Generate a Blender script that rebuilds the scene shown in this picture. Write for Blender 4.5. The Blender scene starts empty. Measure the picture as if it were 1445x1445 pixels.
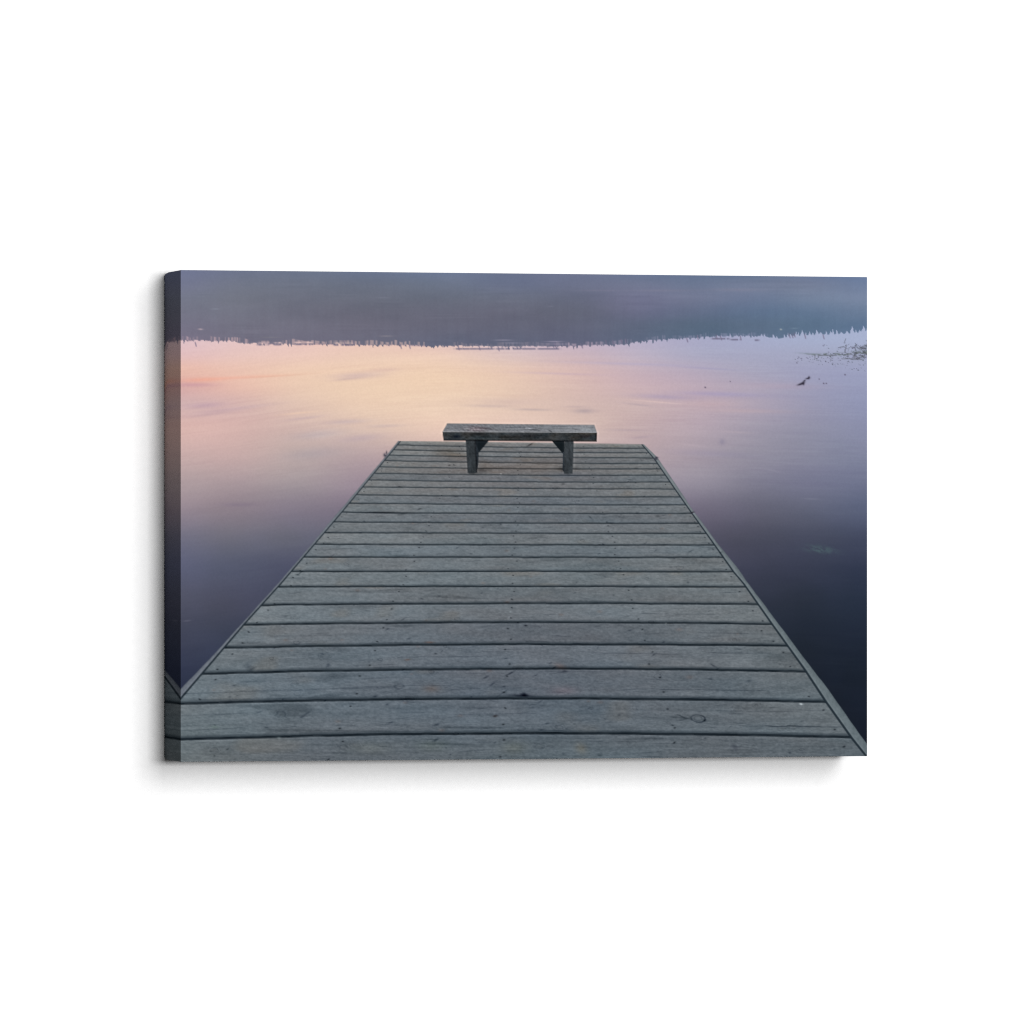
import bpy, math
import numpy as np

# ------------------------------------------------------------------ measures
THETA = math.radians(14.92)        # camera stands to the left of the print and looks along the wall a little
FPX = 9835.0                       # focal length in photo pixels (photo 1445 wide)
S = 4.322                          # metres from the camera to the near vertical edge
H = 694.0 / FPX * S                # print height
W = 0.10332 * S                    # print width
D = 0.01118 * S                    # print depth
ZB = 308.0 / FPX * S               # camera height above the lower edge
GAP = 0.0006                       # air behind the print
EX = (math.cos(THETA), math.sin(THETA))
EY = (-math.sin(THETA), math.cos(THETA))
PL = ((255 - 722.5) / FPX * S, S)
YF = -(D + GAP)                    # front plane
CAM = (-W / 2 - (PL[0] * EX[0] + PL[1] * EX[1]), YF - (PL[0] * EY[0] + PL[1] * EY[1]), -H / 2 + ZB)
GAIN = (0.423, 0.423, 0.423)             # reflectance per unit of printed value


def project(x, y, z):
    dx, dy, dz = x - CAM[0], y - CAM[1], z - CAM[2]
    u = dx * EX[0] + dy * EY[0]
    d = dx * EX[1] + dy * EY[1]
    return 722.5 + FPX * u / d, 767.0 - FPX * dz / d


# ------------------------------------------------------------------ noise
def _hash(ix, iy, seed):
    h = (ix.astype(np.int64) * 374761393 + iy.astype(np.int64) * 668265263 + seed * 1442695041) & 0xFFFFFFFF
    h = ((h ^ (h >> 13)) * 1274126177) & 0xFFFFFFFF
    h = ((h ^ (h >> 16)) * 2246822519) & 0xFFFFFFFF
    return ((h ^ (h >> 15)) & 0xFFFFFF) / float(0xFFFFFF)


def noise(x, y, seed=0):
    x = np.asarray(x, dtype=np.float64)
    y = np.asarray(y, dtype=np.float64)
    x, y = np.broadcast_arrays(x, y)
    ix, iy = np.floor(x), np.floor(y)
    fx, fy = x - ix, y - iy
    fx = fx * fx * (3 - 2 * fx)
    fy = fy * fy * (3 - 2 * fy)
    a, b = _hash(ix, iy, seed), _hash(ix + 1, iy, seed)
    c, d = _hash(ix, iy + 1, seed), _hash(ix + 1, iy + 1, seed)
    return ((a + (b - a) * fx) * (1 - fy) + (c + (d - c) * fx) * fy) * 2 - 1


def fbm(x, y, seed=0, octaves=3):
    t, amp, n = 0, 1.0, 0
    for o in range(octaves):
        t = t + amp * noise(x * 2 ** o + 13.7 * o, y * 2 ** o + 7.1 * o, seed + o)
        n += amp
        amp *= 0.55
    return t / n


def sstep(a, b, x):
    t = np.clip((x - a) / (b - a), 0, 1)
    return t * t * (3 - 2 * t)


rng = np.random.default_rng(11)

# ------------------------------------------------------------------ the printed picture, painted by code on a grid over the face
NC, NR = 900, 644
sx = np.linspace(-W / 2, W / 2, NC)
tz = np.linspace(H / 2, -H / 2, NR)
GX, GZ = np.meshgrid(sx, tz)
PX, PY = project(GX, YF, GZ)
IMG = np.zeros((NR, NC, 3))


def window(x0, x1, y0, y1):
    c0 = int(np.clip((x0 - 255) / 968.5 * NC - 14, 0, NC - 1))
    c1 = int(np.clip((x1 - 255) / 968.5 * NC + 14, c0 + 1, NC))
    r0 = int(np.clip((y0 - 381) / 694 * NR - 12, 0, NR - 1))
    r1 = int(np.clip((y1 - 381) / 680 * NR + 14, r0 + 1, NR))
    return slice(r0, r1), slice(c0, c1)


def blend(sl, mask, col):
    m = np.clip(mask, 0, 1)[..., None]
    IMG[sl] = IMG[sl] * (1 - m) + np.asarray(col, dtype=np.float64) * m


def add(sl, mask, delta):
    IMG[sl] += np.clip(mask, 0, 1)[..., None] * np.asarray(delta, dtype=np.float64)


def spot(cx, cy, rx, ry, delta, tilt=0.0, paint=False, soft=1.0):
    e = max(rx, ry) * 2.2 + 2
    sl = window(cx - e, cx + e, cy - e, cy + e)
    x, y = PX[sl] - cx, PY[sl] - cy
    c, s = math.cos(tilt), math.sin(tilt)
    u, v = (x * c + y * s) / rx, (-x * s + y * c) / ry
    m = np.exp(-(u * u + v * v) * soft)
    (blend if paint else add)(sl, m, delta)


def convex(poly, x, y):
    """signed inside distance (pixels) of a clockwise-on-screen polygon"""
    d = None
    n = len(poly)
    cx = sum(p[0] for p in poly) / n
    cy = sum(p[1] for p in poly) / n
    for i in range(n):
        (x0, y0), (x1, y1) = poly[i], poly[(i + 1) % n]
        nx, ny = -(y1 - y0), (x1 - x0)
        l = math.hypot(nx, ny)
        nx, ny = nx / l, ny / l
        if (cx - x0) * nx + (cy - y0) * ny < 0:
            nx, ny = -nx, -ny
        e = (x - x0) * nx + (y - y0) * ny
        d = e if d is None else np.minimum(d, e)
    return d


def cubic_table(xs, ys, tab, px, py):
    """smooth interpolation of a colour table (rows ys, columns xs)"""
    xs, ys, tab = np.asarray(xs, float), np.asarray(ys, float), np.asarray(tab, float)

    def weights(k, q):
        i = np.clip(np.searchsorted(k, q) - 1, 0, len(k) - 2)
        t = np.clip((q - k[i]) / (k[i + 1] - k[i]), 0, 1)
        w = [-.5 * t + t * t - .5 * t ** 3, 1 - 2.5 * t * t + 1.5 * t ** 3, .5 * t + 2 * t * t - 1.5 * t ** 3, -.5 * t * t + .5 * t ** 3]
        ids = [np.clip(i + o, 0, len(k) - 1) for o in (-1, 0, 1, 2)]
        return w, ids
    wx, ixs = weights(xs, px)
    wy, iys = weights(ys, py)
    out = np.zeros(px.shape + (3,))
    for a, ia in zip(wy, iys):
        for b, ib in zip(wx, ixs):
            out += (a * b)[..., None] * tab[ia, ib]
    return out


# --- lake: colours of the dusk sky mirrored in the water
XS = [255, 330, 420, 520, 620, 720, 820, 900, 980, 1060, 1140, 1224]
YS = [478, 500, 522, 545, 570, 600, 640, 680, 720, 760, 800, 850, 900, 950, 1000, 1060]
LAKE = [
 [(226,196,198),(232,200,196),(236,200,190),(236,198,184),(228,195,188),(214,190,196),(200,182,198),(184,175,198),(170,170,198),(166,172,202),(164,174,204),(166,178,208)],
 [(230,193,190),(234,198,188),(238,202,186),(238,204,182),(236,203,183),(220,194,188),(204,180,186),(190,177,193),(172,170,194),(165,167,194),(162,167,195),(160,168,196)],
 [(236,190,172),(238,196,176),(240,204,178),(240,206,178),(240,207,178),(232,199,178),(216,184,178),(200,176,184),(182,168,186),(168,165,188),(158,160,190),(154,160,192)],
 [(222,176,168),(234,190,172),(238,204,178),(240,208,178),(240,208,178),(232,200,176),(216,184,174),(204,175,178),(190,168,180),(174,163,182),(156,156,184),(149,155,187)],
 [(214,180,176),(218,182,174),(228,196,176),(238,206,178),(238,207,180),(230,199,177),(216,186,174),(206,178,174),(192,168,176),(176,162,178),(154,152,178),(143,149,182)],
 [(222,182,172),(220,182,172),(214,184,172),(226,196,176),(236,203,180),(230,198,180),(218,188,174),(200,172,170),(184,163,172),(166,156,172),(148,147,170),(138,143,174)],
 [(206,174,168),(204,172,166),(192,170,164),(190,166,164),(205,175,168),(205,176,170),(198,172,170),(188,164,166),(168,153,163),(150,144,160),(136,137,159),(126,132,160)],
 [(178,158,158),(172,152,154),(166,152,154),(158,140,150),(165,146,152),(165,148,152),(165,148,155),(160,145,157),(152,143,157),(132,129,148),(118,120,146),(110,117,146)],
 [(150,136,144),(142,129,138),(130,121,134),(124,114,130),(124,114,130),(124,114,130),(126,116,134),(126,116,136),(118,111,131),(106,105,125),(98,103,126),(92,102,132)],
 [(121,113,130),(117,109,122),(110,104,119),(104,98,116),(100,95,112),(98,94,112),(98,94,112),(98,94,114),(96,93,113),(86,87,107),(79,84,106),(74,82,108)],
 [(98,95,116),(92,90,110),(84,81,101),(80,78,98),(76,76,96),(76,76,96),(76,76,96),(76,76,96),(75,76,97),(70,73,94),(62,68,90),(56,65,90)],
 [(86,82,98),(80,76,94),(72,70,88),(68,66,84),(62,62,80),(60,60,78),(58,60,78),(57,60,78),(55,60,78),(52,58,76),(45,53,69),(43,54,74)],
 [(70,68,86),(64,64,82),(58,58,76),(54,54,72),(50,50,68),(48,50,66),(46,48,64),(44,48,64),(42,47,63),(39,46,61),(35,43,57),(34,43,60)],
 [(56,56,76),(55,56,76),(50,50,70),(46,46,64),(42,44,60),(40,42,56),(38,42,56),(36,40,54),(34,39,52),(32,38,50),(29,36,48),(28,36,50)],
 [(48,48,66),(46,46,64),(42,42,60),(40,40,56),(36,38,52),(34,36,48),(32,36,46),(30,34,44),(28,33,43),(27,32,42),(27,33,43),(26,33,46)],
 [(40,40,56),(40,40,56),(36,36,52),(34,34,48),(30,32,44),(28,30,40),(26,30,38),(25,29,37),(24,28,36),(23,27,35),(23,28,37),(22,28,39)],
]
LAKE = np.array(LAKE, float)
lum = LAKE @ np.array([.3, .59, .11])
ks = np.array([.90, .88, .88, .88, .88, .86, .83, .80, .78, .77, .77, .78])[None, :] * np.array([1.08, 1.06, 1.06, 1.06, 1.04, 1.02, 1, 1, 1.02, 1.04, 1.06, 1.06, 1.08, 1.1, 1.1, 1.1])[:, None]
LAKE = (lum[..., None] + (LAKE - lum[..., None]) * np.clip(ks, 0, 1)[..., None]) * np.array([.985, .985, 1.0])
LAKE[8:13, 8:] *= np.array([.95, .90, .91, .93, .96])[:, None, None]
LAKE[9:, :4] += np.array([-5, 1, 1])
LAKE[9:, 8:] += np.array([-1, -.5, 0])
IMG[:] = cubic_table(XS, YS, LAKE, PX, PY)
ALL = (slice(None), slice(None))
tilt = np.where(PX < 640, 0.10 * (PX - 640) * sstep(700, 300, PX), -0.02 * (PX - 640))
yy = PY + tilt
amp = sstep(478, 500, PY) * (1 - 0.75 * sstep(600, 760, PY))
r1 = fbm(PX / 70, yy / 3.2, 3, 3) + 0.6 * fbm(PX / 160 + 4, yy / 8.0, 9, 2)
r2 = noise(PX / 28 + 9, yy / 1.6, 21)
IMG += (r1 * amp * (0.35 + 0.65 * (noise(PX / 120, PY / 30, 40) * .5 + .5)))[..., None] * np.array([3.6, 4.2, 3.2])
IMG += (r2 * amp * sstep(-.1, .6, noise(PX / 90, PY / 18, 41)))[..., None] * np.array([2.4, 3.0, 2.4])
cl = fbm(PX / 90 + 2, (PY + 0.25 * (PX - 255) * sstep(560, 300, PX)) / 26, 57, 3)
IMG += (cl * sstep(560, 620, PY) * (1 - 0.5 * sstep(720, 860, PY)))[..., None] * np.array([4.0, 3.4, 3.2])
IMG += (fbm(PX / 45, PY / 40, 77, 2) * sstep(640, 760, PY))[..., None] * np.array([1.5, 1.5, 3.0])
for cx, cy, rx, ry, dl, tl in [
    (505, 530, 36, 4.5, (-20, -17, -3), -.05), (545, 522, 20, 3, (-8, -8, -2), -.05), (488, 535, 18, 1.6, (-16, -14, -6), -.1),
    (290, 572, 26, 4.0, (-13, -12, -3), -.06), (330, 577, 60, 2.5, (-10, -8, -2), -.12), (295, 585, 40, 2, (-10, -8, -4), -.12),
    (690, 573, 32, 2.2, (-16, -13, -6), .02), (712, 567, 45, 5, (-9, -8, -3), .02), (750, 578, 26, 1.6, (-24, -18, -10), .02),
    (824, 580, 15, 3.4, (-26, -20, -12), 0), (812, 574, 16, 1.4, (-12, -10, -6), 0),
    (935, 560, 42, 3.6, (-16, -11, 1), .05), (1010, 556, 60, 3.6, (-12, -8, 4), .03), (900, 571, 22, 1.4, (-12, -9, -5), .12), (925, 567, 34, 1.0, (16, 13, 8), .08),
    (780, 527, 60, 1.6, (-10, -8, 2), .03), (870, 513, 90, 2, (-10, -6, 2), .03), (1000, 520, 40, 1.4, (-8, -6, 0), .06),
    (330, 533, 70, 2.2, (3, -7, -9), -.06), (285, 536, 30, 4, (6, -5, -10), -.03), (276, 543, 30, 3.0, (-14, -16, -6), 0), (385, 531, 40, 1.2, (-6, -12, -12), -.06),
    (490, 595, 30, 3.2, (-15, -11, -1), -.05), (545, 601, 24, 2.2, (-12, -9, -2), -.03), (430, 590, 26, 1.8, (-12, -10, -2), -.12), (420, 583, 26, 1.4, (12, 9, 2), -.1),
    (450, 613, 36, 6, (-10, -4, 2), -.1), (440, 640, 40, 8, (-8, -4, 0), -.1), (510, 618, 30, 5, (-10, -8, 0), -.1),
    (1110, 545, 60, 5, (5, 0, -2), .02), (1010, 570, 40, 6, (5, 1, -2), .02), (1060, 580, 60, 3, (7, 2, -2), .02),
    (1019, 623.5, 4.2, 4.2, (-15, -13, -8), 0), (1040, 610, 22, 1.4, (7, 5, 3), .06),
    (1145, 704, 12, 1.0, (10, 10, 9), .06), (1090, 664, 12, 1.4, (7, 7, 6), .2),
    (335, 712, 24, 3, (-7, -7, -3), 0), (264, 876, 5, 1.0, (20, 18, 18), -.1),
    (975, 628, 20, 1.6, (6, 5, 5), .1), (880, 607, 26, 1.4, (-10, -8, -4), .02), (905, 617, 14, 1.6, (-9, -7, -3), -.1), (1000, 640, 60, 5, (-5, -4, 0), .05)]:
    spot(cx, cy, rx, ry, dl, tl)
# sunken plants
sl = window(1130, 1190, 765, 790)
pm = np.exp(-(((PX[sl] - 1158) / 19) ** 2 + ((PY[sl] - 775.5 - 0.12 * (PX[sl] - 1158)) / 5.0) ** 2)) * sstep(-.6, .3, fbm(PX[sl] / 7, (PY[sl] - .3 * PX[sl]) / 3.2, 91, 3))
blend(sl, pm * .66, (84, 112, 112))

# --- far wooded shore mirrored upside down at the top
XF = [255, 330, 420, 520, 620, 720, 820, 900, 980, 1060, 1140, 1224]
YFF = [381, 400, 420, 440, 460, 486]
SHORE = [
 [(112,119,150),(108,116,142),(106,116,140),(104,116,144),(106,120,150),(104,114,142),(108,116,146),(102,116,148),(92,110,142),(92,112,144),(94,114,152),(98,122,162)],
 [(114,119,146),(112,118,138),(108,115,134),(104,112,132),(106,116,138),(104,113,140),(106,113,140),(110,118,146),(104,117,146),(110,122,150),(112,124,152),(108,126,160)],
 [(116,120,140),(114,118,134),(107,111,128),(104,109,126),(102,108,126),(104,110,130),(102,107,130),(112,115,144),(110,118,146),(106,120,150),(112,128,156),(116,132,162)],
 [(116,117,136),(114,116,133),(108,109,126),(104,105,122),(102,104,122),(101,103,122),(98,102,122),(104,108,136),(98,110,138),(92,112,142),(96,118,148),(104,124,154)],
 [(118,115,136),(114,113,131),(112,111,129),(106,105,123),(102,103,122),(99,101,121),(97,101,123),(94,104,128),(86,104,128),(88,108,134),(88,112,140),(92,116,148)],
 [(124,116,138),(116,112,132),(110,108,128),(106,106,126),(98,102,124),(94,99,122),(94,99,124),(92,104,130),(88,106,134),(90,110,140),(94,116,148),(104,126,160)],
]
SHORE = np.array(SHORE, float)
lum = SHORE @ np.array([.3, .59, .11])
SHORE = lum[..., None] + (SHORE - lum[..., None]) * .86
SC = cubic_table(XF, YFF, SHORE, PX, PY)
SC += (fbm(PX / 5, PY / 34, 5, 3) * (0.4 + 0.6 * sstep(400, 460, PY)))[..., None] * np.array([1.8, 2.4, 2.4])
SC += (fbm(PX / 46, PY / 14, 15, 3))[..., None] * np.array([3.5, 3.0, 3.0])
SC += (noise(PX / 60, PY / 2.0, 16) * sstep(0, .8, noise(PX / 70, PY / 16, 17)))[..., None] * np.array([3.0, 3.0, 3.0])
bx = [255, 290, 330, 350, 400, 430, 480, 520, 560, 600, 636, 660, 720, 790, 800, 850, 880, 900, 940, 980, 1000, 1040, 1075, 1100, 1120, 1150, 1180, 1200, 1224]
by = [480, 480, 481, 484, 484.5, 485, 485, 486, 486.5, 487.5, 488, 488.5, 488.5, 488, 488.5, 486.5, 485, 481.5, 478.5, 476.5, 474.5, 474.5, 474, 475.5, 472, 470.5, 470, 468.5, 467]
base = np.interp(PX, bx, by)
n1 = noise(PX / 2.3, PX * 0 + .5, 61)
n2 = noise(PX / 7.0, PX * 0 + 3.5, 62)
n3 = noise(PX / 34.0, PX * 0 + 8.5, 63)
right = sstep(1060, 1100, PX)
down = (2.2 * np.clip(n1 * 1.5, 0, 1) * (0.6 + .4 * n3) + 1.0 * n2 + .8 * n3) * (1 - .6 * right)
edge = base + down + 1.8 * right
xt = 256.0
while xt < 1075:
    hh = (.35 + .65 * rng.random()) * rng.uniform(1.2, 4.0) + (rng.uniform(1, 4) if rng.random() < .18 else 0)
    edge = edge + hh * np.clip(1 - np.abs(PX - xt + .2 * np.sin(PY)) / rng.uniform(1.1, 1.9), 0, 1) ** .8
    xt += rng.uniform(2.5, 9.5)
for sx0, sh, sw in [(1091.5, 6, 1.6), (1096, 3, 1.4), (1107, 4.5, 1.3), (1111.7, 5.5, 1.2), (1115.5, 4.5, 1.6), (1123.5, 6, 1.5), (1126.5, 5, 1.2), (1132, 8, 2.4), (1137, 4, 1.2), (1142.5, 5, 1.5), (1147, 4.5, 1.2), (1152.6, 8, 2.2), (1158, 3.5, 3), (1166, 5, 1.3), (1172, 5, 1.8), (1175.3, 7, 1.6), (1181, 7.5, 1.4), (1187, 3, 2.5), (1195, 4.5, 2.4), (1202.5, 10.5, 2.6), (1208, 4, 1.5), (1213.5, 4, 2.0), (1218.7, 9.5, 3.2), (1223.5, 6, 1.4), (1040, 3, 1.2), (1046, 3, 1.0), (1031, 3.5, 1.2), (1075, 3.5, 1.4), (1079, 4, 1.2), (1018, 2.5, 1.2), (1013, 2.5, 1)]:
    edge = edge - sh * np.clip(1 - np.abs(PX - sx0 + .25 * np.sin(PY)) / (sw * 1.25), 0, 1) ** 1.15
shore = np.clip((edge - PY) / 1.1 + .5, 0, 1)
IMG[:] = IMG * (1 - shore[..., None]) + SC * shore[..., None]
# picket-like gaps of sky and tree tips in the tree line
pick = sstep(-.30, .28, noise(PX / 1.7, PY * 0 + 2.5, 65)) * sstep(-.42, -.02, noise(PX / 17, PY * 0 + 4.5, 66))
lightcol = cubic_table(XS, YS, LAKE, PX, np.full_like(PY, 496.0))
hgt = 2.3 + 1.1 * noise(PX / 9, PY * 0 + 6.5, 69)
b2 = sstep(base - 2 * hgt - .9, base - 2 * hgt + .7, PY) * sstep(base + 1.4, base - .2, PY)
m = b2 * pick * np.where(PX > 850, .35, .52) * (1 - right)
m = m * np.where((PX > 640) & (PX < 800), .35, 1)
IMG[:] = IMG * (1 - m[..., None]) + (lightcol * .93 + np.array([2, -2, 4])) * m[..., None]
m = np.exp(-((PY - base - .6) / .8) ** 2) * sstep(.0, .4, noise(PX / 6, PY * 0 + 1.5, 72)) * (PX < 640) * .55
IMG[:] = IMG * (1 - m[..., None]) + np.array([128, 114, 134]) * m[..., None]
# separate dark dashes floating just below the line, with a bright slit above them
for x0, x1, yl in [(640, 792, 492.3), (362, 380, 486.6), (385, 398, 486.4), (415, 442, 486.0), (470, 500, 486.8), (1003, 1030, 478.0), (1030, 1046, 479.3), (1063, 1072, 480.0)]:
    sl = window(x0, x1, yl - 6, yl + 6)
    x, y = PX[sl], PY[sl]
    seg = sstep(x0 - 2, x0 + 4, x) * sstep(x1 + 2, x1 - 4, x)
    dash = sstep(-.9, -.25, noise(x / 2.6, x * 0 + yl, 67))
    slit = np.exp(-((y - (yl - 2.7)) / 1.1) ** 2) * seg * (.35 + .55 * sstep(-.4, .4, noise(x / 3.5, x * 0 + 9, 68)))
    blend(sl, slit, lightcol[sl] + np.array([2, 2, 6]))
    blend(sl, np.exp(-((y - yl) / 1.15) ** 2) * seg * dash * .85, (104, 100, 124))
for x, y in [(566.5, 492), (579, 492.2), (677.5, 494), (704.5, 495.5), (648, 494), (277, 489), (822, 491.5), (784, 490), (970.5, 483), (985.5, 479.5), (856, 486), (878, 485), (884, 484.5), (1018, 480), (1046, 480), (1115, 477), (866, 486), (500, 487.5), (487, 487), (1137, 478), (1163, 478.5), (1119, 477), (1012, 478.5), (1122, 476)]:
    sl = window(x - 4, x + 4, y - 9, y + 3)
    blend(sl, np.clip(1.1 - np.abs(PX[sl] - x - .25 * (PY[sl] - y)) / 1.3, 0, 1) * sstep(y - 8, y - 5, PY[sl]) * sstep(y + 1.2, y - .8, PY[sl]) * .75, (112, 104, 128))
for cx, cy, rx, ry, dl in [(283, 464.6, 3.2, .9, (70, 55, 45)), (304, 436, 6, .8, (12, 14, 14)), (545, 474.3, 9, .9, (26, 22, 16)), (710, 480, 12, .8, (40, 34, 34)), (722, 484, 12, .7, (30, 26, 26)), (782, 482, 12, .8, (44, 36, 36)), (786, 485.5, 16, .7, (34, 28, 28)), (1102, 464.8, 1.6, 1.1, (70, 60, 40)), (1121, 463.3, 5, .7, (20, 20, 16)), (540, 420, 10, .7, (10, 10, 10)), (777, 432, 4, .7, (10, 10, 10)), (845, 410, 30, 1, (8, 5, 4)), (1040, 409, 40, 2.5, (8, 4, 2)), (940, 410, 40, 1.6, (7, 4, 2)), (380, 476, 14, .6, (10, 10, 4))]:
    spot(cx, cy, rx, ry, dl)

# --- floating weed bed, drifting log and specks at the right
WEED = (70, 78, 84)
sl = window(1150, 1224, 484, 512)
x, y = PX[sl], PY[sl]
main = np.exp(-((y - np.interp(x, [1118, 1150, 1190, 1224], [498, 500.5, 499.8, 497])) / np.interp(x, [1118, 1150, 1200, 1224], [.7, 1.3, 2.0, 3.6])) ** 2) * sstep(1125, 1160, x)
blend(sl, main * sstep(-.55, .3, fbm(x / 4, y / 1.3, 70, 2)) * .8, (84, 94, 90))
sl = window(1118, 1165, 494, 504)
x, y = PX[sl], PY[sl]
blend(sl, np.exp(-((y - np.interp(x, [1118, 1160], [497.6, 500.4])) / 1.1) ** 2) * sstep(1116, 1140, x) * sstep(1165, 1150, x) * (.45 + .3 * noise(x / 4, y, 71)), (120, 132, 140))
for i in range(330):
    q = rng.random()
    if q < .34:
        x = 1224 - abs(rng.normal(0, 22)); y = rng.normal(491.5, 3.4)
    elif q < .58:
        x = 1224 - abs(rng.normal(0, 20)); y = rng.normal(502, 3.0)
    else:
        t = rng.random(); x = 1122 + 100 * t ** .8; y = 503 + 22 * rng.random() * (.35 + .65 * t)
    if x < 1110:
        continue
    k = rng.uniform(.15, .55) * (1.0 if y < 506 else .62)
    spot(x, y, rng.uniform(.7, 1.7), rng.uniform(.55, .85), (92, 90, 112) if rng.random() < .5 else WEED, rng.normal(0, .3), True, 1.0 / k)
for (x0, y0), (x1, y1), wd in [((1193.5, 478), (1191.4, 484), .7), ((1184, 490.5), (1191, 489), .7), ((1192, 497), (1194.5, 487), .9), ((1204, 504), (1209, 498), 1.2), ((1208, 501.5), (1206, 504.5), 1.0), ((1211, 491.5), (1222, 491), 1.2), ((1215, 490), (1224, 486.5), 1.1), ((1218, 496), (1224, 500), 1.0), ((1201, 506.8), (1216, 507.2), 1.1), ((1209, 505.5), (1219, 503), 1.3), ((1188, 506.4), (1200, 506.2), .7), ((1150, 501), (1150, 506), .8), ((1155, 501.6), (1180, 501.2), 1.0)]:
    sl = window(min(x0, x1) - 3, max(x0, x1) + 3, min(y0, y1) - 3, max(y0, y1) + 3)
    dx, dy = x1 - x0, y1 - y0
    t = np.clip(((PX[sl] - x0) * dx + (PY[sl] - y0) * dy) / (dx * dx + dy * dy), 0, 1)
    dd = np.hypot(PX[sl] - x0 - t * dx, PY[sl] - y0 - t * dy)
    blend(sl, np.clip(1.05 - dd / wd * .75, 0, 1) * .52, (72, 74, 80))
for poly in ([(1126, 543.6), (1129, 541), (1133.5, 539), (1136.3, 536), (1136, 537.6), (1135, 541), (1134.6, 543.4), (1132, 542)], [(1137.2, 534.2), (1139.6, 533), (1141.3, 530.6), (1143.6, 534.8), (1140, 535.4)]):
    px = sum(p[0] for p in poly) / len(poly)
for cx, cy, rx, ry, tl in [(1129.2, 542.2, 3.6, 1.1, -.3), (1132.6, 540.6, 3.0, 1.3, -.5), (1133.8, 541.6, 1.2, 1.6, 0), (1135, 537.4, 1.8, .8, -.6), (1139.8, 534, 2.6, .9, -.2), (1141.4, 533, 1.2, 1.8, 0.3)]:
    spot(cx, cy, rx, ry, (46, 42, 56), tl, True, .8)
for cx, cy, r in [(995.2, 546.7, 1.1), (1030.4, 538.2, .7), (1156, 535, .8), (1162.3, 541, 1.0), (1166, 541, .9), (1192.5, 528.8, 1.0), (1124.5, 512, .8)]:
    spot(cx, cy, r, r * .9, (84, 76, 96), 0, True, .9)

# --- dock
VX, VY = 750.0, 404.5
DY = np.maximum(PY - VY, 60)
A = (PX - VX) / DY                       # across the dock
PW = 7457.0 / DY                         # along the dock, one unit per plank
inL_x = [240, 255, 287.2, 345.3, 397.7, 482.3, 565.3, 566]
inL_y = [1003, 985.7, 948, 880, 822, 722.8, 622.4, 621]
otL_x = [240, 255, 312.4, 393.8, 480, 544, 557.5, 562]
otL_y = [990, 972.6, 912, 822, 719.5, 644.5, 628, 622]
inR_y = [621, 627.8, 648, 691.8, 723.8, 769.3, 807, 823.9, 880, 945, 990.5, 1041, 1066.5, 1090]
inR_x = [903, 906.3, 923.7, 953.6, 976, 1008.6, 1035.2, 1049.6, 1089, 1135.7, 1165.7, 1201.6, 1221.9, 1240]
otR_y = [621, 627, 645, 684, 722.8, 765.4, 800, 820, 901.4, 973, 1019.6, 1050.6, 1090]
otR_x = [905, 908.3, 926.7, 953.8, 980, 1012, 1040, 1053.4, 1114.3, 1168.6, 1201.6, 1223.8, 1251]
IL = np.interp(PY, inL_y[::-1], inL_x[::-1])
OL = np.interp(PY, otL_y[::-1], otL_x[::-1])
IR = np.interp(PY, inR_y, inR_x)
OR = np.interp(PY, otR_y, otR_x)
far = np.interp(PX, [560, 565, 760, 906, 915], [622.0, 622.4, 624.6, 626.8, 627])
wob = .35 * noise(PY / 9, PX * 0, 80) + .5 * noise(PY / 31, PX * 0, 81)
inner = np.minimum(PX - IL, IR - PX) * .72
outer = np.minimum(PX - OL + wob, OR - PX + wob) * .72
top = PY - far
dock = np.clip(np.minimum(outer, top) + .5, 0, 1)
GAPS = [  # points along each gap between planks
 [(559, 627.6), (760, 631.7), (908, 632.7)], [(552, 634.6), (760, 638.5), (914, 639)], [(547, 642.4), (760, 645.3), (919, 646.2)],
 [(541, 650), (760, 653.6), (930, 654.4)], [(534, 659.2), (760, 661.6), (937, 661.8)], [(527, 668), (760, 670.7), (943, 670.6)],
 [(519, 677.2), (760, 680.2), (949, 680.4)], [(512, 687.3), (760, 689.5), (952, 690.2)], [(503, 698), (760, 701.1), (960, 701)],
 [(493, 710), (760, 712.3), (967, 712.5)], [(482, 722.8), (760, 724.9), (975, 724.4)], [(480, 736.7), (760, 738.3), (986, 738.7)],
 [(480, 751.9), (760, 752.6), (995, 752.8)], [(480, 768.3), (760, 768.9), (1009, 769.3)], [(480, 786.1), (760, 786.5), (1020, 786.8)],
 [(480, 806.4), (760, 806.3), (1035, 807)], [(390.9, 828.2), (480, 827.8), (760, 827.5), (1049, 828.2)],
 [(371.5, 853.8), (480, 852.8), (760, 851.4), (900, 851.6), (1067, 853)], [(345, 881.6), (480, 880), (760, 878.1), (900, 878.6), (1089, 880.7)],
 [(320, 914.2), (480, 910.6), (760, 909.3), (900, 909.8), (1110, 911.2)], [(287, 950.4), (480, 946.9), (760, 943.4), (900, 944), (1040, 946), (1136, 947.6)],
 [(232, 993.4), (255, 992.9), (480, 989), (620, 986.4), (760, 984.8), (900, 985.8), (1040, 988.4), (1165, 990.6)],
 [(232, 1043.8), (255, 1043.3), (480, 1038.6), (620, 1035.6), (760, 1034.1), (900, 1034.8), (1040, 1037.4), (1201, 1040.4)]]
idx = np.zeros(PX.shape, int)
near_d = np.full(PX.shape, -1e3)
next_d = np.full(PX.shape, 1e3)
for k, pts in enumerate(GAPS):
    p = np.array(pts)
    co = np.polyfit((p[:, 0] - 700) / 400, p[:, 1], 2)
    wv = (0.2 + .22 * k / 22) * noise(PX / 34, PX * 0 + k * 3.3, 82) + .16 * noise(PX / 6, PX * 0 + k * 5.3, 83)
    g = np.polyval(co, (PX - 700) / 400) + wv
    d = PY - g
    idx += (d > 0)
    near_d = np.where(d > 0, np.maximum(near_d, -d), near_d)      # minus the distance below the upper gap
    next_d = np.where(d <= 0, np.minimum(next_d, -d), next_d)
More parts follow.
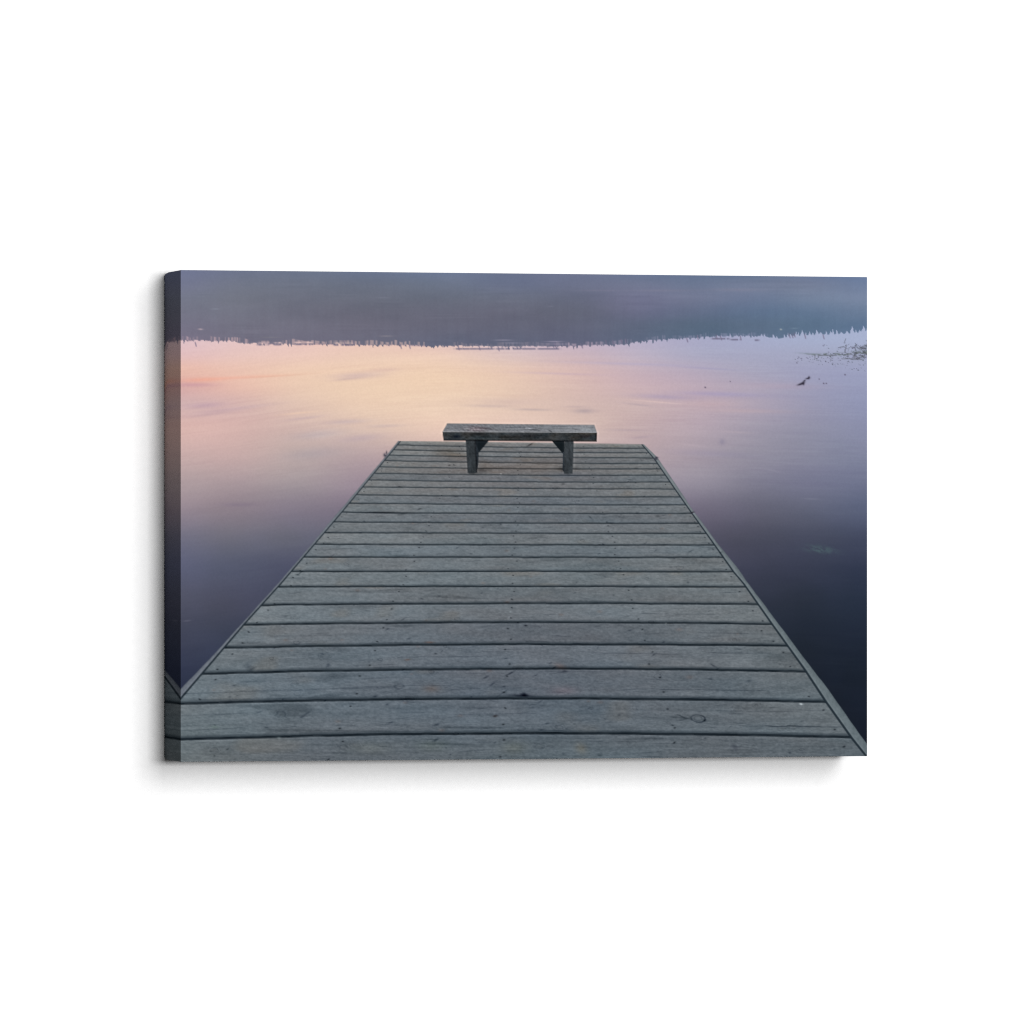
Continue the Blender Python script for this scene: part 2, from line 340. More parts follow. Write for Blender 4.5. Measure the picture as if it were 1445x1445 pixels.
dg = np.minimum(-near_d, next_d)                                  # distance to nearest gap
up_d, dn_d = -near_d, next_d
TP = sstep(620, 1060, PY)
baseT = cubic_table([255, 450, 740, 1000, 1224], [622, 660, 720, 800, 900, 1000, 1076], [
 [(128,138,138),(126,134,134),(118,124,126),(118,126,128),(116,124,126)],
 [(128,136,138),(120,128,130),(108,114,118),(112,121,124),(116,124,126)],
 [(124,134,138),(118,128,132),(108,118,124),(110,120,125),(112,122,126)],
 [(118,130,136),(112,124,130),(106,118,124),(108,119,124),(110,120,124)],
 [(114,126,131),(107,119,126),(100,111,119),(104,115,121),(106,117,120)],
 [(110,124,130),(101,114,122),(94,106,115),(98,110,117),(102,115,120)],
 [(108,120,123),(98,110,117),(94,107,113),(95,108,115),(94,106,112)]], PX, PY)
baseT *= np.array([1.005, .968, .964])
pl = (_hash(idx.astype(float), idx * 0.0, 5) - .5)
pl2 = (_hash(idx.astype(float), idx * 0.0 + 9, 6) - .5)
WOOD = baseT + pl[..., None] * np.array([9, 9, 8]) + pl2[..., None] * np.array([3.5, 1, -1.5])
seedx = A * 9 + idx * 7.31
warp = .5 * noise(A * 5 + idx * 3.1, PW * 3, 84)
fineamp = .75 + .45 * TP
WOOD += (fbm(seedx, PY / (1.5 + .7 * TP) + warp * 3, 85, 3) * 9.0 * fineamp)[..., None] * np.array([1, 1, 1.0])
WOOD += (fbm(A * 22 + idx * 5.7, PW * 9 + warp, 86, 3) * 5.5)[..., None] * np.array([1, 1.02, 1.05])
WOOD += (fbm(PX / 4.2, PY / 1.45, 87, 2) * 12.0 + fbm(PX / 1.8, PY / 1.6, 187, 2) * 6)[..., None]
tint = fbm(A * 5 + idx * 2.7, PW * 1.6, 88, 3)
WOOD += tint[..., None] * np.array([3.2, -.3, -2]) + (fbm(A * 3.5 + 7 + idx * 1.7, PW, 89, 2))[..., None] * np.array([3.2, 3.5, 3.8])
crk = noise(A * 4.5 + idx * 11.3, PY / (2.2 + 1.6 * TP) + idx * 5.1 + warp * 1.2, 90)
WOOD -= (sstep(.62, .86, crk) * (9 + 9 * TP))[..., None]
rust = sstep(.42, .8, fbm(A * 7 + idx * 4.1, PW * 1.3, 93, 2))
WOOD += rust[..., None] * np.array([4, 0, -4])
# gaps, rounded plank edges
hw = .60 + 1.1 * TP ** 1.3
bevel = sstep(2.2 + 4.2 * TP, .3 + 2.2 * TP, dn_d) * (.34 + .24 * TP)
lip = np.exp(-((up_d - (hw + 1.0)) / (.8 + .7 * TP)) ** 2) * 6
WOOD = WOOD * (1 - bevel[..., None]) + np.array([44, 54, 62]) * bevel[..., None] + lip[..., None]
gv = .82 + .18 * noise(PX / 14, PX * 0 + idx, 94)
gm = np.clip((hw - dg) / 1.0 + .55, 0, 1) * gv * (.88 + .12 * sstep(0, .35, TP))
WOOD = WOOD * (1 - gm[..., None]) + (np.array([18, 26, 33]) * TP[..., None] + np.array([32, 40, 46]) * (1 - TP[..., None])) * gm[..., None]
# edge boards
TRIM = cubic_table([255, 560, 900, 1224], [622, 800, 1070], [[(120,128,134),(118,124,130),(122,130,134),(122,128,132)], [(116,122,132),(112,120,128),(110,120,126),(114,124,128)], [(112,120,130),(104,112,120),(100,112,118),(106,118,124)]], PX, PY)
TRIM *= .95
TRIM += (fbm(PX / 4, PY / 7, 95, 3) * 9 + fbm(PX / 1.8, PY / 1.8, 195, 2) * 6)[..., None]
od = np.clip(outer, 0, 30)
TRIM -= (np.exp(-od / 1.2) * 16)[..., None]
TRIM += (np.exp(-((-inner - 2.2) / 1.2) ** 2) * 8)[..., None]
isT = np.clip(.5 - inner, 0, 1)[..., None]
gl = np.clip((.62 + .75 * TP - np.abs(inner)) + .5, 0, 1)[..., None] * .92
DK = WOOD * (1 - isT) + TRIM * isT
DK = DK * (1 - gl) + np.array([32, 42, 50]) * gl
IMG[:] = IMG * (1 - dock[..., None]) + DK * dock[..., None]
# far edge highlight
fe = np.exp(-((top - 1.2) / 1.1) ** 2) * (inner > 0)
add(ALL, fe, (12, 12, 10))
sl = window(840, 910, 622, 640)

def onplank(x, y):
    return True
# nails: five rows across the planks, two per plank
yc = [624.6] + [np.array(g)[np.abs(np.array(g)[:, 0] - 760).argmin(), 1] for g in GAPS] + [1080]
for k in range(len(yc) - 1):
    h = yc[k + 1] - yc[k]
    for a in (-.826, -.432, -.066, .322, .690):
        for f in (.24, .80):
            y = yc[k] + h * (f + rng.uniform(-.06, .06))
            if k == 23 and f > .5:
                y = 1068
            Y = y - VY
            bend = 9 * (Y / 600) ** 2 * (a / .8) ** 2 * (Y / 600)
            y2 = y + bend
            x = VX + (a + rng.normal(0, .006)) * Y + (2 if a < -.8 else 0)
            if x < 262 and a < -.8:
                continue
            kx = max(.0038 * Y, .8)
            ky = max(.0021 * Y, .65)
            st = rng.uniform(.32, .95) * (1 if Y > 330 else .55)
            spot(x, y2, kx, ky, (30, 36, 42), rng.normal(-.1, .2), True, 1.3 / max(st, .3) ** .5) if st > .35 else None
            if abs(a) > .6 and st > .6:     # check cracks running in from the plank ends
                sg = 1 if a < 0 else -1
                L = rng.uniform(.02, .07) * Y
                spot(x + sg * L * .5, y2 + rng.normal(0, .6), L * .6, max(.5, .0012 * Y), (-18, -18, -17), -.03 * sg)
for i in range(420):
    y = 700 + 370 * rng.random() ** .75
    Y = y - VY
    a = rng.uniform(-.82, .69)
    x = VX + a * Y
    if x < 262:
        continue
    L = Y * rng.uniform(.008, .035)
    spot(x, y, L, rng.uniform(.4, .75), np.array([-1, -1, -.95]) * rng.uniform(6, 22) if rng.random() < .75 else np.array([1, 1, 1]) * rng.uniform(5, 13), rng.normal(-.02, .05))
# knots and dark gouges
for i in range(210):
    y = 640 + 425 * rng.random() ** .8
    Y = y - VY
    a = rng.uniform(-.8, .67)
    x = VX + a * Y
    if y < 672 and 600 < x < 830 or x < 262:
        continue
    r = Y * rng.uniform(.003, .008)
    t = rng.random()
    if t < .34:
        sl = window(x - 3 * r - 3, x + 3 * r + 3, y - 2 * r - 3, y + 2 * r + 3)
        u, v = (PX[sl] - x) / (r * 1.5), (PY[sl] - y) / (r * .8)
        q = np.hypot(u, v) * (1 + .3 * noise(PX[sl] / 4 + i, PY[sl] / 2.5, 96))
        add(sl, np.exp(-((q - 1) / .28) ** 2) * rng.uniform(.25, .8), (-24, -24, -23))
        add(sl, np.exp(-((q - 1.75) / .3) ** 2) * rng.uniform(0, .6), (-14, -14, -14))
        add(sl, np.exp(-((q - 1.35) / .2) ** 2) * .5, (9, 9, 9))
        add(sl, np.exp(-q * q * 3) * .6, (-10, -12, -13))
    elif t < .85:
        spot(x, y, r * rng.uniform(.5, 1.3), max(.6, r * .3), (-34, -34, -32), rng.normal(-.25, .25))
    else:
        spot(x, y, r * 1.2, r * .6, (3, -5, -9))
for cx, cy, rx, ry, dl, tl in [  # marks one can single out on the photographed planks
    (575, 955 - 24 + 0, 4.0, 1.2, (-6, -24, -34), -.1), (741.8, 882.6, 2.4, .9, (-60, -64, -62), 0), (698.8, 1010.5, 3.2, 1.6, (-44, -56, -62), -.1), (615, 922.4, 2.0, .9, (-56, -58, -58), 0),
    (606, 906.3, 6, 1.2, (10, -10, -20), 0), (735, 981.5, 14, 1.6, (-46, -48, -46), .02), (740, 980, 5, 2.4, (-56, -58, -56), .2), (721, 949.6, 4.2, 1.1, (-50, -50, -48), -.5), (715, 952.6, 3, .8, (-36, -36, -36), -.3), (709, 978, 10, .6, (-26, -26, -24), -.6),
    (537, 723.4, 22, 1.4, (-46, -46, -44), 0), (568, 725.4, 7, 1.2, (-40, -40, -40), -.15), (592, 718.3, 3.2, .9, (-56, -58, -58), -.3), (643, 700.6, 4, .8, (-40, -40, -40), 0), (564, 686.5, 3, .8, (-44, -44, -44), .2),
    (423, 809, 5, 1, (-44, -44, -44), -.6), (420, 811, 3, .7, (-44, -44, -44), .3), (928, 728.2, 3.4, .7, (-46, -46, -46), 0), (914, 717.5, 3.2, 1.2, (-24, -24, -24), -.2), (833, 730, 3.2, .8, (-30, -30, -30), .7), (862, 738, 4, .8, (-30, -30, -28), 0), (937, 769, 5, .8, (-30, -30, -30), 0), (846, 768.7, 1.6, .8, (-30, -30, -30), 0), (1017.5, 798.5 - 19, 2.6, 1.1, (-26, -26, -26), -.4), (795, 683, 3, .8, (-40, -40, -40), 0), (888, 676.5, 5, .8, (-36, -36, -36), .1), (898, 660.5, 3, .8, (-36, -36, -36), 0),
    (967, 1013.4, 8, 1.1, (-46, -46, -46), .08), (961, 1010.5, 6, .8, (-36, -36, -36), .35), (951, 1012, 6, .8, (-34, -34, -34), .1), (961, 1016, 7, .8, (-30, -30, -30), -.1), (949, 1023.4, 2.0, 1, (-50, -50, -50), .2), (303, 1023, 1.6, .8, (-30, -30, -30), .3), (321, 1057.2, 2.0, 1.0, (-46, -46, -46), -.4), (302.5, 1066.5, 1.5, 1.6, (-30, -30, -30), .4), (846, 1066, 3.2, 1.6, (-34, -34, -34), 0), (1037, 1055, 6, 4, (-16, -17, -15), .5), (351, 941, 5, 4, (-20, -20, -18), .4), (356, 944, 6, 1.6, (-20, -20, -18), -.5), (463, 938.4, 2.4, 3.4, (-26, -26, -24), .5), (402, 869.5, 7, 1.6, (-18, -18, -17), -.2),
    (433, 1007, 6, 1.4, (-28, -28, -26), -.6), (426, 1012, 3, 1.1, (-28, -28, -26), -.3), (303, 1025.8, 6, 2, (-8, -4, -10), 0), (820, 1056, 9, 7, (10, 2, -8), .6), (609, 972, 12, 5, (9, -1, -8), 0), (695, 977, 12, 5, (2, 0, -2), 0), (610, 1052, 22, 8, (3, 3, -2), 0), (520, 1055, 34, 9, (3, 2, -2), 0), (725, 1055, 18, 9, (5, 3, -3), 0), (790, 940, 9, 4, (12, 0, -6), .3), (795, 975, 20, 6, (10, 1, 1), 0),
    (629, 638, 17, 6, (-12, -17, -22), 0), (650, 643, 18, 7, (-5, -9, -13), 0), (700, 660, 70, 10, (4, -1, -4), 0), (770, 655, 40, 12, (3, -2, -6), 0), (634, 656.5, 2.0, .8, (-60, -62, -62), -.2), (641, 656.8, 3, .6, (-40, -40, -40), .1), (748, 627.5, 4.4, 1.0, (-66, -68, -66), -.5), (800, 669.5, 26, 3, (-6, -4, 0), 0), (705, 660, 26, 2.2, (-8, -10, -12), 0),
    (707, 668.6, 1.3, .8, (50, 50, 50), 0), (1130.5, 993.5, 2.4, 1.1, (90, 92, 92), .1), (393.8, 1041, 3, 1.4, (40, 42, 40), 0), (720, 863.5, 2, .8, (30, 34, 34), 0), (719, 871, 1.2, .8, (30, 32, 34), 0), (940, 879.5, 1.2, .8, (50, 50, 46), 0), (676, 888.6, 4, .9, (18, 18, 18), 0)]:
    spot(cx, cy, rx, ry, dl, tl)
# ringed knot
sl = window(968, 1002, 1005, 1024)
q = np.hypot((PX[sl] - 985) / 9.6, (PY[sl] - 1014) / 5.2 - .02 * (PX[sl] - 985)) + .08 * noise(PX[sl] / 3, PY[sl] / 2, 97)
add(sl, np.exp(-((q - 1) / .16) ** 2) * (.75 + .4 * sstep(-6, 8, PX[sl] - 985 + PY[sl] - 1014)), (-40, -40, -38))
add(sl, np.exp(-((q - .55) / .14) ** 2), (-20, -20, -20))
add(sl, np.exp(-((PX[sl] - 994) / 2.4) ** 2 - ((PY[sl] - 1016.6) / 1.6) ** 2), (-34, -34, -34))
# splits along two planks
for pts, w_, s_ in [([(255, 979.5), (345, 976), (480, 971.5), (560, 970)], .8, .55), ([(255, 1031), (300, 1029.5), (345, 1027)], .7, .4), ([(1160, 1025), (1080, 1024.6)], .8, .7), ([(760, 944.6 + 3), (870, 947.4)], .7, .4), ([(480, 970), (600, 967.2), (640, 967)], .7, .3), ([(985, 893), (1060, 894)], .6, .5), ([(1000, 921), (1090, 922)], .7, .6), ([(930, 973), (1080, 974.5)], .7, .55), ([(1010, 1003), (1120, 1004)], .6, .5), ([(300, 964), (420, 960)], .6, .4), ([(255, 1010), (350, 1006.5)], .7, .5), ([(380, 898), (470, 896)], .6, .5), ([(850, 922), (960, 923)], .7, .55), ([(640, 1008), (760, 1006.5)], .7, .4), ([(560, 928), (690, 925.5)], .6, .45), ([(900, 866), (1010, 867)], .6, .5), ([(780, 788 - 7), (960, 780)], .5, .3), ([(1040, 1024), (1190, 1026)], .8, .45)]:
    p = np.array(sorted(pts))
    sl = window(p[0, 0], p[-1, 0], p[:, 1].min() - 3, p[:, 1].max() + 3)
    yl = np.interp(PX[sl], p[:, 0], p[:, 1]) + .5 * noise(PX[sl] / 18, PX[sl] * 0, 98)
    add(sl, np.exp(-((PY[sl] - yl) / w_) ** 2) * sstep(p[0, 0] - 2, p[0, 0] + 4, PX[sl]) * sstep(p[-1, 0] + 2, p[-1, 0] - 6, PX[sl]), np.array([-40, -40, -38]) * s_)
# mooring cleats and the joint in the right edge board
for cx, cy, rx, ry in [(543.3, 642.2, 2.0, 2.2), (545.6, 638.6, .8, 2.0), (925.6, 647.4, 2.2, 1.7), (926.6, 645.4, 1.8, .8)]:
    spot(cx, cy, rx, ry, (58, 58, 70), 0, True, .8)
spot(544, 641, .8, .9, (150, 140, 146), 0, True, 1)
spot(977.2, 723.4, 2.2, 1.0, (38, 34, 44), -.3, True, .7)
spot(979, 724.5, 1.2, .8, (140, 146, 156), 0, True, .9)
# ground shade printed round the bench legs
for cx, cy, rx, ry, dl in [(667, 668.5, 9, 1.6, (-26, -26, -26)), (802, 669, 9, 1.6, (-26, -26, -26)), (678, 664, 12, 3.2, (-26, -26, -26)), (792, 662, 7, 4, (-26, -28, -30)), (812, 661, 7, 3.4, (-12, -13, -14)), (684, 655, 10, 6, (-6, -9, -12)), (655, 663, 6, 3, (-8, -9, -10))]:
    spot(cx, cy, rx, ry, dl)

# --- bench
BENCH = np.zeros(PX.shape)


def bpoly(poly, col, tex=None, halo=False):
    xs_, ys_ = [p[0] for p in poly], [p[1] for p in poly]
    sl = window(min(xs_) - 4, max(xs_) + 4, min(ys_) - 4, max(ys_) + 4)
    d = convex(poly, PX[sl], PY[sl])
    if halo:
        add(sl, np.exp(-((d + 1.6) / 1.1) ** 2) * (d < 0), (8, 8, 8))
    c = np.asarray(col, float) + (tex(PX[sl], PY[sl]) if tex else 0)
    m = np.clip(d + .5, 0, 1)
    blend(sl, m, c)
    BENCH[sl] = np.maximum(BENCH[sl], m)
    return sl, m


def t_dark(x, y):
    n = fbm(x / 7, y / 3.2, 101, 3) * 14 + fbm(x / 2.2, y / 1.6, 102, 2) * 13
    return n[..., None] * np.array([1, 1, 1.05]) + (fbm(x / 14, y / 6, 103, 2))[..., None] * np.array([6, 1, -3])


def t_leg(x, y):
    return (fbm(x / 3.0, y / 9, 104, 3) * 13 + fbm(x / 1.6, y / 2, 105, 2) * 12)[..., None] * np.array([.95, 1, 1.05])


def t_top(x, y):
    g = fbm(x / 22, y / 1.5, 106, 3) * 19 + fbm(x / 2, y / 1.5, 107, 2) * 16
    saw = np.sin((x * .62 - y * .75) * 1.55) * 6.5 * sstep(835, 640, x) * sstep(.2, .6, noise(x / 26, y / 18, 108) + .6)
    lt = sstep(742, 838, x) * 12 + sstep(606, 610, y) * 6 - sstep(600, 597.8, y) * 8
    warm = np.exp(-((x - 672) / 16) ** 2 - ((y - 605) / 4) ** 2)
    wh = sstep(.45, .8, noise(x / 4.5, y / 1.8, 109)) * 24 * np.exp(-((x - 745) / 22) ** 2) + sstep(.3, .8, noise(x / 3, y / 1.6, 110)) * 22 * np.exp(-((x - 665) / 13) ** 2)
    return (g + saw + lt + wh)[..., None] * np.array([1, 1, 1.02]) + warm[..., None] * np.array([4, -6, -6])


bpoly([(671, 620), (691.4, 620), (674.6, 640), (671, 643)], (22, 28, 33))
bpoly([(670.5, 623), (675.4, 636), (674.8, 655), (673.4, 663), (671, 663)], (30, 36, 42), t_leg)
bpoly([(657.2, 621), (671, 621), (673.3, 666.8), (669, 668), (662.4, 668), (660, 667)], (51, 56, 60), t_leg, True)
add(window(657, 674, 621, 668), np.exp(-((PX[window(657, 674, 621, 668)] - np.interp(PY[window(657, 674, 621, 668)], [621, 667], [670.4, 672.8])) / 1.3) ** 2) * BENCH[window(657, 674, 621, 668)], (-16, -18, -18))
bpoly([(776.9, 620), (797, 620), (796.6, 641.5), (794.6, 640.6)], (20, 26, 30))
bpoly([(794.4, 638), (797.2, 638), (796.4, 667), (793.6, 663)], (38, 44, 50), t_leg)
bpoly([(797, 622), (809.6, 622), (808, 668.4), (796, 668.4)], (53, 58, 62), t_leg, True)
bpoly([(624.4, 609.6), (842.5, 610.8), (841.8, 623), (626.0, 621.8)], (50, 53, 55), t_dark, True)
sl = window(624, 843, 608, 624)
ly = np.interp(PX[sl], [625, 842], [621.2, 622.6])
add(sl, np.exp(-((PY[sl] - ly) / 1.2) ** 2) * BENCH[sl], (-24, -26, -26))
add(sl, np.exp(-((PX[sl] - 841.2) / 1.6) ** 2) * BENCH[sl], (-24, -24, -24))
for cx, cy, rx, ry, dl in [(644, 616.4, 5, 2, (-24, -24, -18)), (672, 612, 14, 2, (-20, -24, -26)), (715, 617, 26, 1.4, (-16, -16, -16)), (690, 619, 30, 1.4, (14, 15, 14)), (790, 618, 12, 2.6, (10, 12, 14)), (748, 615, 20, 2, (-14, -16, -16)), (826, 616, 10, 2, (-8, -14, -14)), (812, 612, 18, 1.6, (-14, -16, -18)), (637, 613, 7, 1.6, (10, 11, 12))]:
    spot(cx, cy, rx, ry, dl)
bpoly([(631.0, 597.5), (838.6, 599.6), (842.4, 610.6), (624.4, 609.6)], (116, 119, 124), t_top, True)
sl = window(624, 843, 606, 613)
ly = np.interp(PX[sl], [624, 842], [609.2, 610.4])
add(sl, np.exp(-((PY[sl] - ly) / .8) ** 2) * BENCH[sl] * (.6 + .4 * noise(PX[sl] / 9, PY[sl] * 0, 111)), (14, 16, 16))
for cx, cy, rx, ry, dl, tl in [(685, 604.6, 14, 1.0, (-34, -38, -38), .15), (676, 608.2, 9, .9, (-44, -48, -48), 0), (812, 605.6, 5, .9, (-40, -40, -40), .2), (755, 606.6, 7, 1.0, (-36, -36, -36), .1), (776, 608, 4, 1.0, (-44, -44, -44), .5), (790, 601.4, 12, .8, (-22, -22, -20), 0), (724, 603, 30, .8, (-16, -16, -14), 0), (828, 606, 8, 2, (14, 16, 16), 0), (748, 604.4, 4, .9, (46, 46, 48), 0), (659, 604.6, 2, 1, (46, 48, 46), 0), (672, 606.4, 7, .9, (30, 26, 26), 0)]:
    spot(cx, cy, rx, ry, dl, tl)

IMG = np.clip(IMG, 6, 255)


# ------------------------------------------------------------------ colour to pigment
def pigment(rgb):
    c = rgb / 255.0
    lin = np.where(c <= .04045, c / 12.92, ((c + .055) / 1.055) ** 2.4)
    return lin * np.array(GAIN)


PIG = pigment(IMG)


def sample(x, z):
    """pigment on the print at face coordinates, mirrored back inside at the borders"""
    c = np.clip((x + W / 2) / W * (NC - 1), 0, NC - 1.001)
    r = np.clip((H / 2 - z) / H * (NR - 1), 0, NR - 1.001)
    c0, r0 = c.astype(int), r.astype(int)
    fc, fr = (c - c0)[..., None], (r - r0)[..., None]
    return (PIG[r0, c0] * (1 - fc) + PIG[r0, c0 + 1] * fc) * (1 - fr) + (PIG[r0 + 1, c0] * (1 - fc) + PIG[r0 + 1, c0 + 1] * fc) * fr


# ------------------------------------------------------------------ scene helpers
scene = bpy.context.scene
col = scene.collection


def link(name, verts, faces, mat, parent=None, colors=None, smooth=False):
    me = bpy.data.meshes.new(name)
    verts = np.asarray(verts, dtype=np.float32)
    faces = np.asarray(faces, dtype=np.int32)
    me.vertices.add(len(verts))
    me.vertices.foreach_set("co", verts.ravel())
    me.loops.add(faces.size)
    me.loops.foreach_set("vertex_index", faces.ravel())
    me.polygons.add(len(faces))
    me.polygons.foreach_set("loop_start", np.arange(0, faces.size, 4, dtype=np.int32))
    me.polygons.foreach_set("use_smooth", np.full(len(faces), smooth))
    me.update(calc_edges=True)
    if colors is not None:
        at = me.color_attributes.new("Pigment", 'FLOAT_COLOR', 'POINT')
        at.data.foreach_set("color", np.concatenate([colors, np.ones((len(colors), 1))], 1).astype(np.float32).ravel())
    me.materials.append(mat)
    ob = bpy.data.objects.new(name, me)
    col.objects.link(ob)
    ob.parent = parent
    return ob


def node_mat(name):
    m = bpy.data.materials.new(name)
    m.use_nodes = True
    nt = m.node_tree
    return m, nt, nt.nodes["Principled BSDF"]


mat, nt, bs = node_mat("inkjet_canvas")
at = nt.nodes.new("ShaderNodeVertexColor")
at.layer_name = "Pigment"
tc = nt.nodes.new("ShaderNodeTexCoord")
nz = nt.nodes.new("ShaderNodeTexNoise")
nz.inputs["Scale"].default_value = 900
nz.inputs["Detail"].default_value = 2
mix = nt.nodes.new("ShaderNodeMix")
mix.data_type = 'RGBA'
mix.blend_type = 'MULTIPLY'
mix.inputs["Factor"].default_value = 1.0
mr = nt.nodes.new("ShaderNodeMapRange")
mr.inputs["From Min"].default_value, mr.inputs["From Max"].default_value = .25, .75
mr.inputs["To Min"].default_value, mr.inputs["To Max"].default_value = .97, 1.03
bp = nt.nodes.new("ShaderNodeBump")
bp.inputs["Strength"].default_value = .08
bp.inputs["Distance"].default_value = .0002
L = nt.links.new
L(tc.outputs["Object"], nz.inputs["Vector"])
L(nz.outputs["Fac"], mr.inputs["Value"])
L(at.outputs["Color"], mix.inputs["A"])
L(mr.outputs["Result"], mix.inputs["B"])
L(mix.outputs["Result"], bs.inputs["Base Color"])
L(nz.outputs["Fac"], bp.inputs["Height"])
L(bp.outputs["Normal"], bs.inputs["Normal"])
bs.inputs["Roughness"].default_value = .9
bs.inputs["Specular IOR Level"].default_value = 0.0

wm, nt, bs = node_mat("white_plaster")
L = nt.links.new
tc = nt.nodes.new("ShaderNodeTexCoord")
nz = nt.nodes.new("ShaderNodeTexNoise")
nz.inputs["Scale"].default_value = 260
nz.inputs["Detail"].default_value = 6
nz.inputs["Roughness"].default_value = .6
rp = nt.nodes.new("ShaderNodeValToRGB")
rp.color_ramp.elements[0].position, rp.color_ramp.elements[1].position = .3, .7
rp.color_ramp.elements[0].color = (.452, .452, .452, 1)
rp.color_ramp.elements[1].color = (.468, .468, .468, 1)
bp = nt.nodes.new("ShaderNodeBump")
bp.inputs["Strength"].default_value = .12
bp.inputs["Distance"].default_value = .0006
L(tc.outputs["Object"], nz.inputs["Vector"])
L(nz.outputs["Fac"], rp.inputs["Fac"])
L(rp.outputs["Color"], bs.inputs["Base Color"])
L(nz.outputs["Fac"], bp.inputs["Height"])
L(bp.outputs["Normal"], bs.inputs["Normal"])
bs.inputs["Roughness"].default_value = .95
bs.inputs["Specular IOR Level"].default_value = 0.0

# ------------------------------------------------------------------ wall
wall = link("wall", [(-1.6, 0, -1.1), (1.6, 0, -1.1), (1.6, 0, 1.1), (-1.6, 0, 1.1)], [(0, 1, 2, 3)], wm)
wall["label"] = "plain white plastered wall behind the hanging canvas print"
wall["category"] = "wall"
wall["kind"] = "structure"

# ------------------------------------------------------------------ canvas print
root = bpy.data.objects.new("canvas_print", None)
root.empty_display_size = .05
root.location = (0, -GAP, -H / 2)
col.objects.link(root)
root["label"] = "stretched canvas print of a grey dock and bench on a dusk lake, on white wall"
root["category"] = "canvas print"
OFF = np.array([0, GAP, H / 2])        # parts are stored relative to the base of the print

BEV = 0.0001
inner_x = np.clip(GX, -W / 2 + BEV, W / 2 - BEV)
inner_z = np.clip(GZ, -H / 2 + BEV, H / 2 - BEV)
V = np.stack([inner_x, np.full_like(inner_x, YF), inner_z], -1).reshape(-1, 3) + OFF
C = PIG.reshape(-1, 3)
ids = np.arange(NR * NC).reshape(NR, NC)
Q = np.stack([ids[:-1, :-1], ids[1:, :-1], ids[1:, 1:], ids[:-1, 1:]], -1)
cell = lambda a: (a[:-1, :-1] + a[1:, :-1] + a[1:, 1:] + a[:-1, 1:]) / 4
m_bench = cell(BENCH) > .5
m_dock = (cell(dock) > .5) & ~m_bench
m_shore = (cell(shore) > .5) & ~m_dock & ~m_bench
m_lake = ~(m_bench | m_dock | m_shore)


def region(name, mask, parent, label=None):
    q = Q[mask]
    used, inv = np.unique(q, return_inverse=True)
    ob = link(name, V[used], inv.reshape(-1, 4), mat, parent, C[used])
    if label:
        ob["label"] = label
    return ob


face = region("printed_face", m_lake, root, "printed front of the canvas with pink and violet lake water")
region("printed_shore", m_shore, face, "printed blue grey reflection of the wooded far shore")
region("printed_dock", m_dock, face, "printed dock of weathered grey planks narrowing into the distance")
region("printed_bench", m_bench, face, "printed dark wooden bench at the end of the dock")

# wrapped edges: rings of a rounded rectangle from the front bevel back to the wall
NS = 26
depth = np.concatenate([BEV * (1 - np.cos(np.linspace(0, math.pi / 2, 4))), np.linspace(0, 1, NS)[1:] ** 1.0 * (D - BEV) + BEV])
inset = np.concatenate([BEV * (1 - np.sin(np.linspace(0, math.pi / 2, 4))), np.zeros(NS - 1)])
rad = .0004 + .0021 * sstep(.72, 1.0, depth / D) ** 1.2


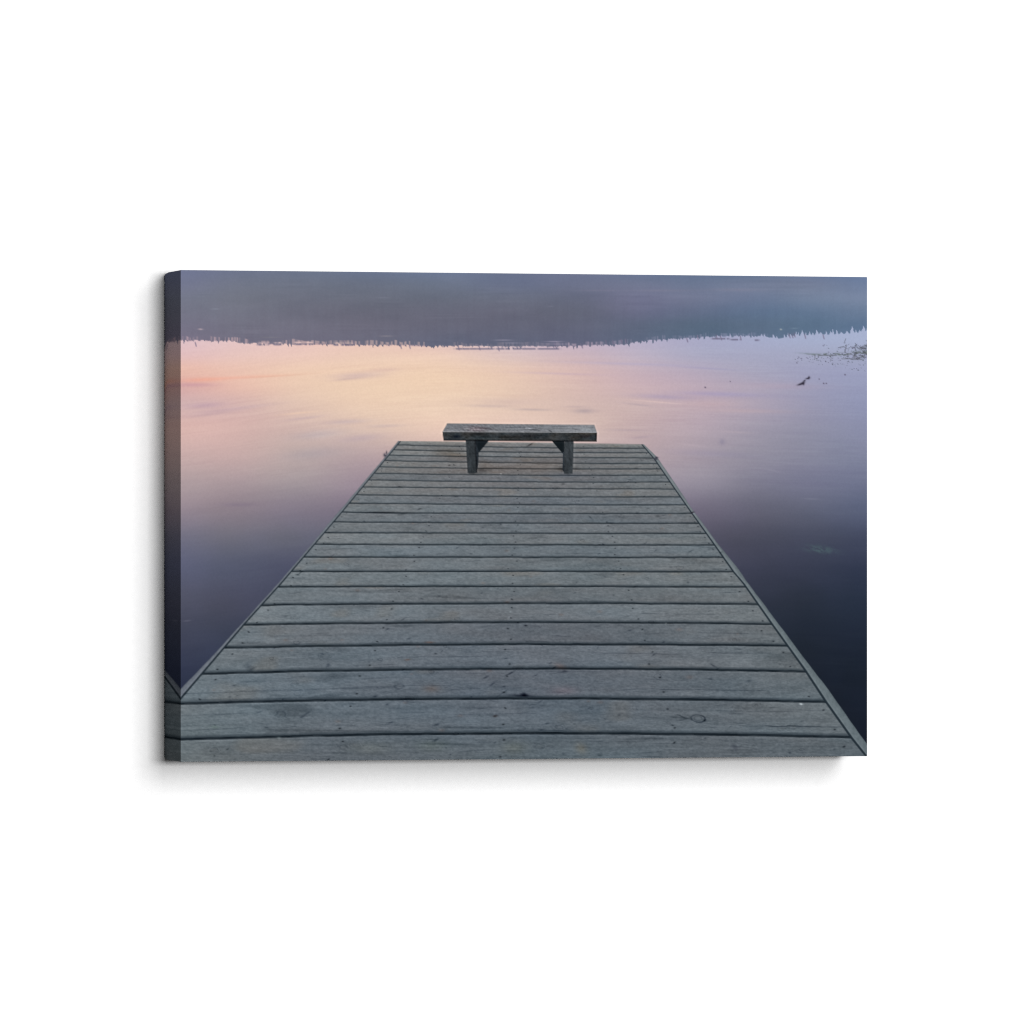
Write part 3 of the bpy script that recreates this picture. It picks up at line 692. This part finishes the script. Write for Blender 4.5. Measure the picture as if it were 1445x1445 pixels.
def side(name, horizontal, sign, n, label=None):
    """one wrapped edge: 'horizontal' runs along x (top, bottom), else along z (left, right)"""
    half_run, half_off = (W / 2, H / 2) if horizontal else (H / 2, W / 2)
    P, K = [], []
    for d, o, r in zip(depth, inset, rad):
        hr, ho = half_run - o, half_off - o
        arc = np.linspace(math.pi / 4, 0, 5)
        a_run, a_off = hr - r + r * np.sin(arc), ho - r + r * np.cos(arc)
        run = np.concatenate([-a_run, np.linspace(-(hr - r), hr - r, n)[1:-1], a_run[::-1]])
        off = np.concatenate([a_off, np.full(n - 2, ho), a_off[::-1]]) * sign
        y = np.full_like(run, YF + d)
        tback = max(d - BEV, 0) * .235
        if horizontal:
            P.append(np.stack([run, y, off], -1))
            K.append(sample(run, np.full_like(run, sign * (H / 2 - tback))))
        else:
            P.append(np.stack([off, y, run], -1))
            zs = run + .0040 * sstep(.74, 1.0, d / D) ** 2 * sstep(0.0, .08, run)
            K.append(sample(np.full_like(run, sign * (W / 2 - tback)), zs))
    m_ = len(P[0])
    P, K = np.concatenate(P), np.concatenate(K)
    i = np.arange(len(depth) * m_).reshape(len(depth), m_)
    q = np.stack([i[:-1, :-1], i[:-1, 1:], i[1:, 1:], i[1:, :-1]], -1).reshape(-1, 4)
    if (horizontal and sign > 0) or (not horizontal and sign < 0):
        q = q
    else:
        q = q[:, ::-1]
    return link(name, P + OFF, q, mat, root, K, True)


side("wrapped_edge", False, -1, 560)["label"] = "left wrapped edge carrying the picture mirrored round the side"
side("wrapped_edge", False, 1, 300)
side("wrapped_edge", True, 1, 400)
side("wrapped_edge", True, -1, 400)

# ------------------------------------------------------------------ light
def lamp(name, tx, tz_, dist, w, h, energy):
    ld = bpy.data.lights.new(name, 'AREA')
    ld.shape = 'RECTANGLE'
    ld.size, ld.size_y = w, h
    ld.energy = energy
    lo = bpy.data.objects.new(name, ld)
    col.objects.link(lo)
    lo.location = (tx * dist, -dist, tz_ * dist)
    from mathutils import Vector
    lo.rotation_euler = (Vector((0, 0, 0)) - lo.location).to_track_quat('-Z', 'Y').to_euler()
    return lo


R_ = 5.0
E0 = 0.937
lamp("softbox_lamp", .045, .02, R_, .27 * R_, .08 * R_, 294 * E0)
lamp("softbox_lamp", .19, .255, R_, .45 * R_, .39 * R_, 368 * E0)

world = bpy.data.worlds.new("World")
scene.world = world
world.use_nodes = True
bg = world.node_tree.nodes["Background"]
bg.inputs["Color"].default_value = (1, 1, 1, 1)
bg.inputs["Strength"].default_value = .12

# ------------------------------------------------------------------ camera
cd = bpy.data.cameras.new("camera")
cd.sensor_width = 36
cd.lens = FPX / 1445 * 36
cd.shift_y = 44.5 / 1445
cd.clip_start, cd.clip_end = .1, 100
cam = bpy.data.objects.new("camera", cd)
col.objects.link(cam)
cam.location = CAM
cam.rotation_euler = (math.pi / 2, 0, -THETA)
scene.camera = cam

scene.view_settings.view_transform = 'Standard'
scene.view_settings.look = 'None'
scene.view_settings.exposure = 0
scene.view_settings.gamma = 1
scene.view_settings.use_curve_mapping = False
scene.cycles.max_bounces = 8
scene.cycles.use_denoising = False
scene.cycles.filter_width = 1.15
